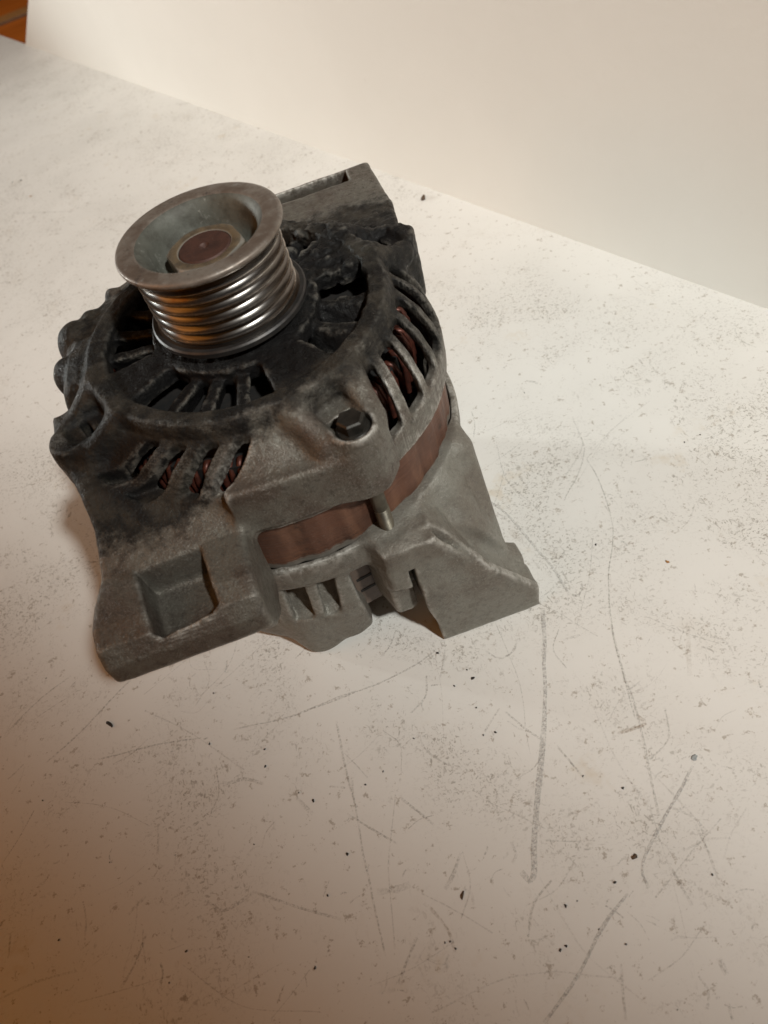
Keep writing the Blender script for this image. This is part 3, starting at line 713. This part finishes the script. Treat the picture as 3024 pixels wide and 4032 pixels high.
t = NT('orange_chip'); M['ochip'] = t.done(t.mix(t.ramp(t.noise(900, 3), .4, .6), (.42, .21, .06), (.30, .15, .06)), .6, 0)
t = NT('grey_chip'); M['gchip'] = t.done(t.mix(t.ramp(t.noise(900, 3), .4, .6), (.34, .36, .36), (.24, .26, .265)), .6, 0)
src = lambda x, y: tpt(x, y)
CR = [
 (src, (1668, 782), 6.5, 3.0, 2.2, .9, 'bcrumb', 'dirt_crumb', 'short brown crumb lying alone near the wall behind the alternator', 'crumb'),
 (c9, (512, 300), 4.6, 1.5, 1.2, -1.0, 'flake', 'soot_flake', 'thin black hook shaped flake in front of the square pocket ear', 'flake'),
 (c10, (245, 1465), 2.2, 1.6, 1.0, .5, 'flake', 'soot_flake', 'largest black speck in front of the rear bracket', 'flake'),
 (c10, (35, 1315), 1.7, 1.4, .9, 0, 'flake', 'soot_flake', 'black speck just below the left corner of the rear bracket', 'flake'),
 (c10, (1400, 772), 2.6, 1.6, .8, -.6, 'ochip', 'paint_chip', 'small orange chip on the clean white area right of the bracket', 'chip'),
 (c3p, (250, 980), 4.0, 2.2, .9, -.4, 'ochip', 'paint_chip', 'small orange chip left of the pulley', 'chip'),
 (c3p, (170, 850), 2.8, 1.9, 1.0, 0, 'flake', 'soot_flake', 'dark speck above the orange chip left of the pulley', 'flake'),
 (c9, (1462, 655), 1.8, 1.3, .8, 1.2, 'flake', 'soot_flake', 'black speck on the table well below the vented rear housing', 'flake'),
 (c8, (565, 1025), 4.2, 1.4, .9, 1.0, 'bcrumb', 'wood_sliver', 'brown sliver left of the end of the thick pencil line', 'sliver'),
 (c8, (1395, 530), 3.6, 2.8, .5, 1.1, 'gchip', 'paint_chip', 'bluish grey chip at the upper end of a slanted pencil line', 'chip'),
 (c8, (1180, 885), 3.0, 2.2, 1.0, .8, 'bcrumb', 'dirt_crumb', 'brown crumbly clump beside the slanted pencil line at lower right', 'crumb'),
]
for i, (fn, p, l, w, h, an, mat, name, lab, cat) in enumerate(CR):
    x, y = fn(*p); bm = bmesh.new(); k_ = 1. if i < 2 else .72; crumb_mesh(bm, x, y, l * k_, w * k_, h * k_ * .8, an, i)
    loc = W(x, y, -H)
    for v in bm.verts: v.co -= loc
    me = bpy.data.meshes.new(name); bm.to_mesh(me); bm.free(); me.materials.append(M[mat]); me.shade_smooth()
    o = bpy.data.objects.new(name, me); o.location = loc; COL.objects.link(o); tag(o, lab, cat, 'flecks of dirt on the table')
bm = bmesh.new()
small = [(c10, 210, 1415), (c10, 135, 1510), (c10, 265, 1640), (c9, 200, 655), (c9, 1238, 495), (c9, 275, 1305), (c9, 790, 1505), (c9, 870, 1357), (c9, 1530, 1097), (c9, 1395, 618), (c9, 1620, 905), (c9, 1235, 415), (c9, 978, 390),
         (c8, 32, 685), (c8, 155, 877), (c8, 1460, 950), (c8, 1110, 978), (c8, 933, 1062), (c8, 1150, 1200), (c8, 640, 450), (c8, 683, 440), (c8, 1140, 640), (c8, 915, 1220), (c8, 935, 1205), (c8, 520, 1190), (c8, 540, 1215), (c3p, 410, 945), (c3p, 105, 865), (c3p, 645, 220), (c3p, 895, 640)]
for i, (fn, x, y) in enumerate(small):
    q = fn(x, y); s_ = random.uniform(.45, .9); crumb_mesh(bm, q[0], q[1], s_ * random.uniform(1, 1.6), s_, .6, random.uniform(0, 3), 50 + i)
for i in range(25):
    q = tpt(random.uniform(0, 3024), random.uniform(1300, 4032)); s_ = random.uniform(.3, .75); crumb_mesh(bm, q[0], q[1], s_ * random.uniform(1, 2), s_, .35, random.uniform(0, 3), 200 + i)
me = bpy.data.meshes.new('dirt_specks'); bm.to_mesh(me); bm.free(); me.materials.append(M['flake']); me.shade_smooth()
o = bpy.data.objects.new('dirt_specks', me); COL.objects.link(o); tag(o, 'scattered black dirt specks over the white table', 'dirt', None, 'stuff')
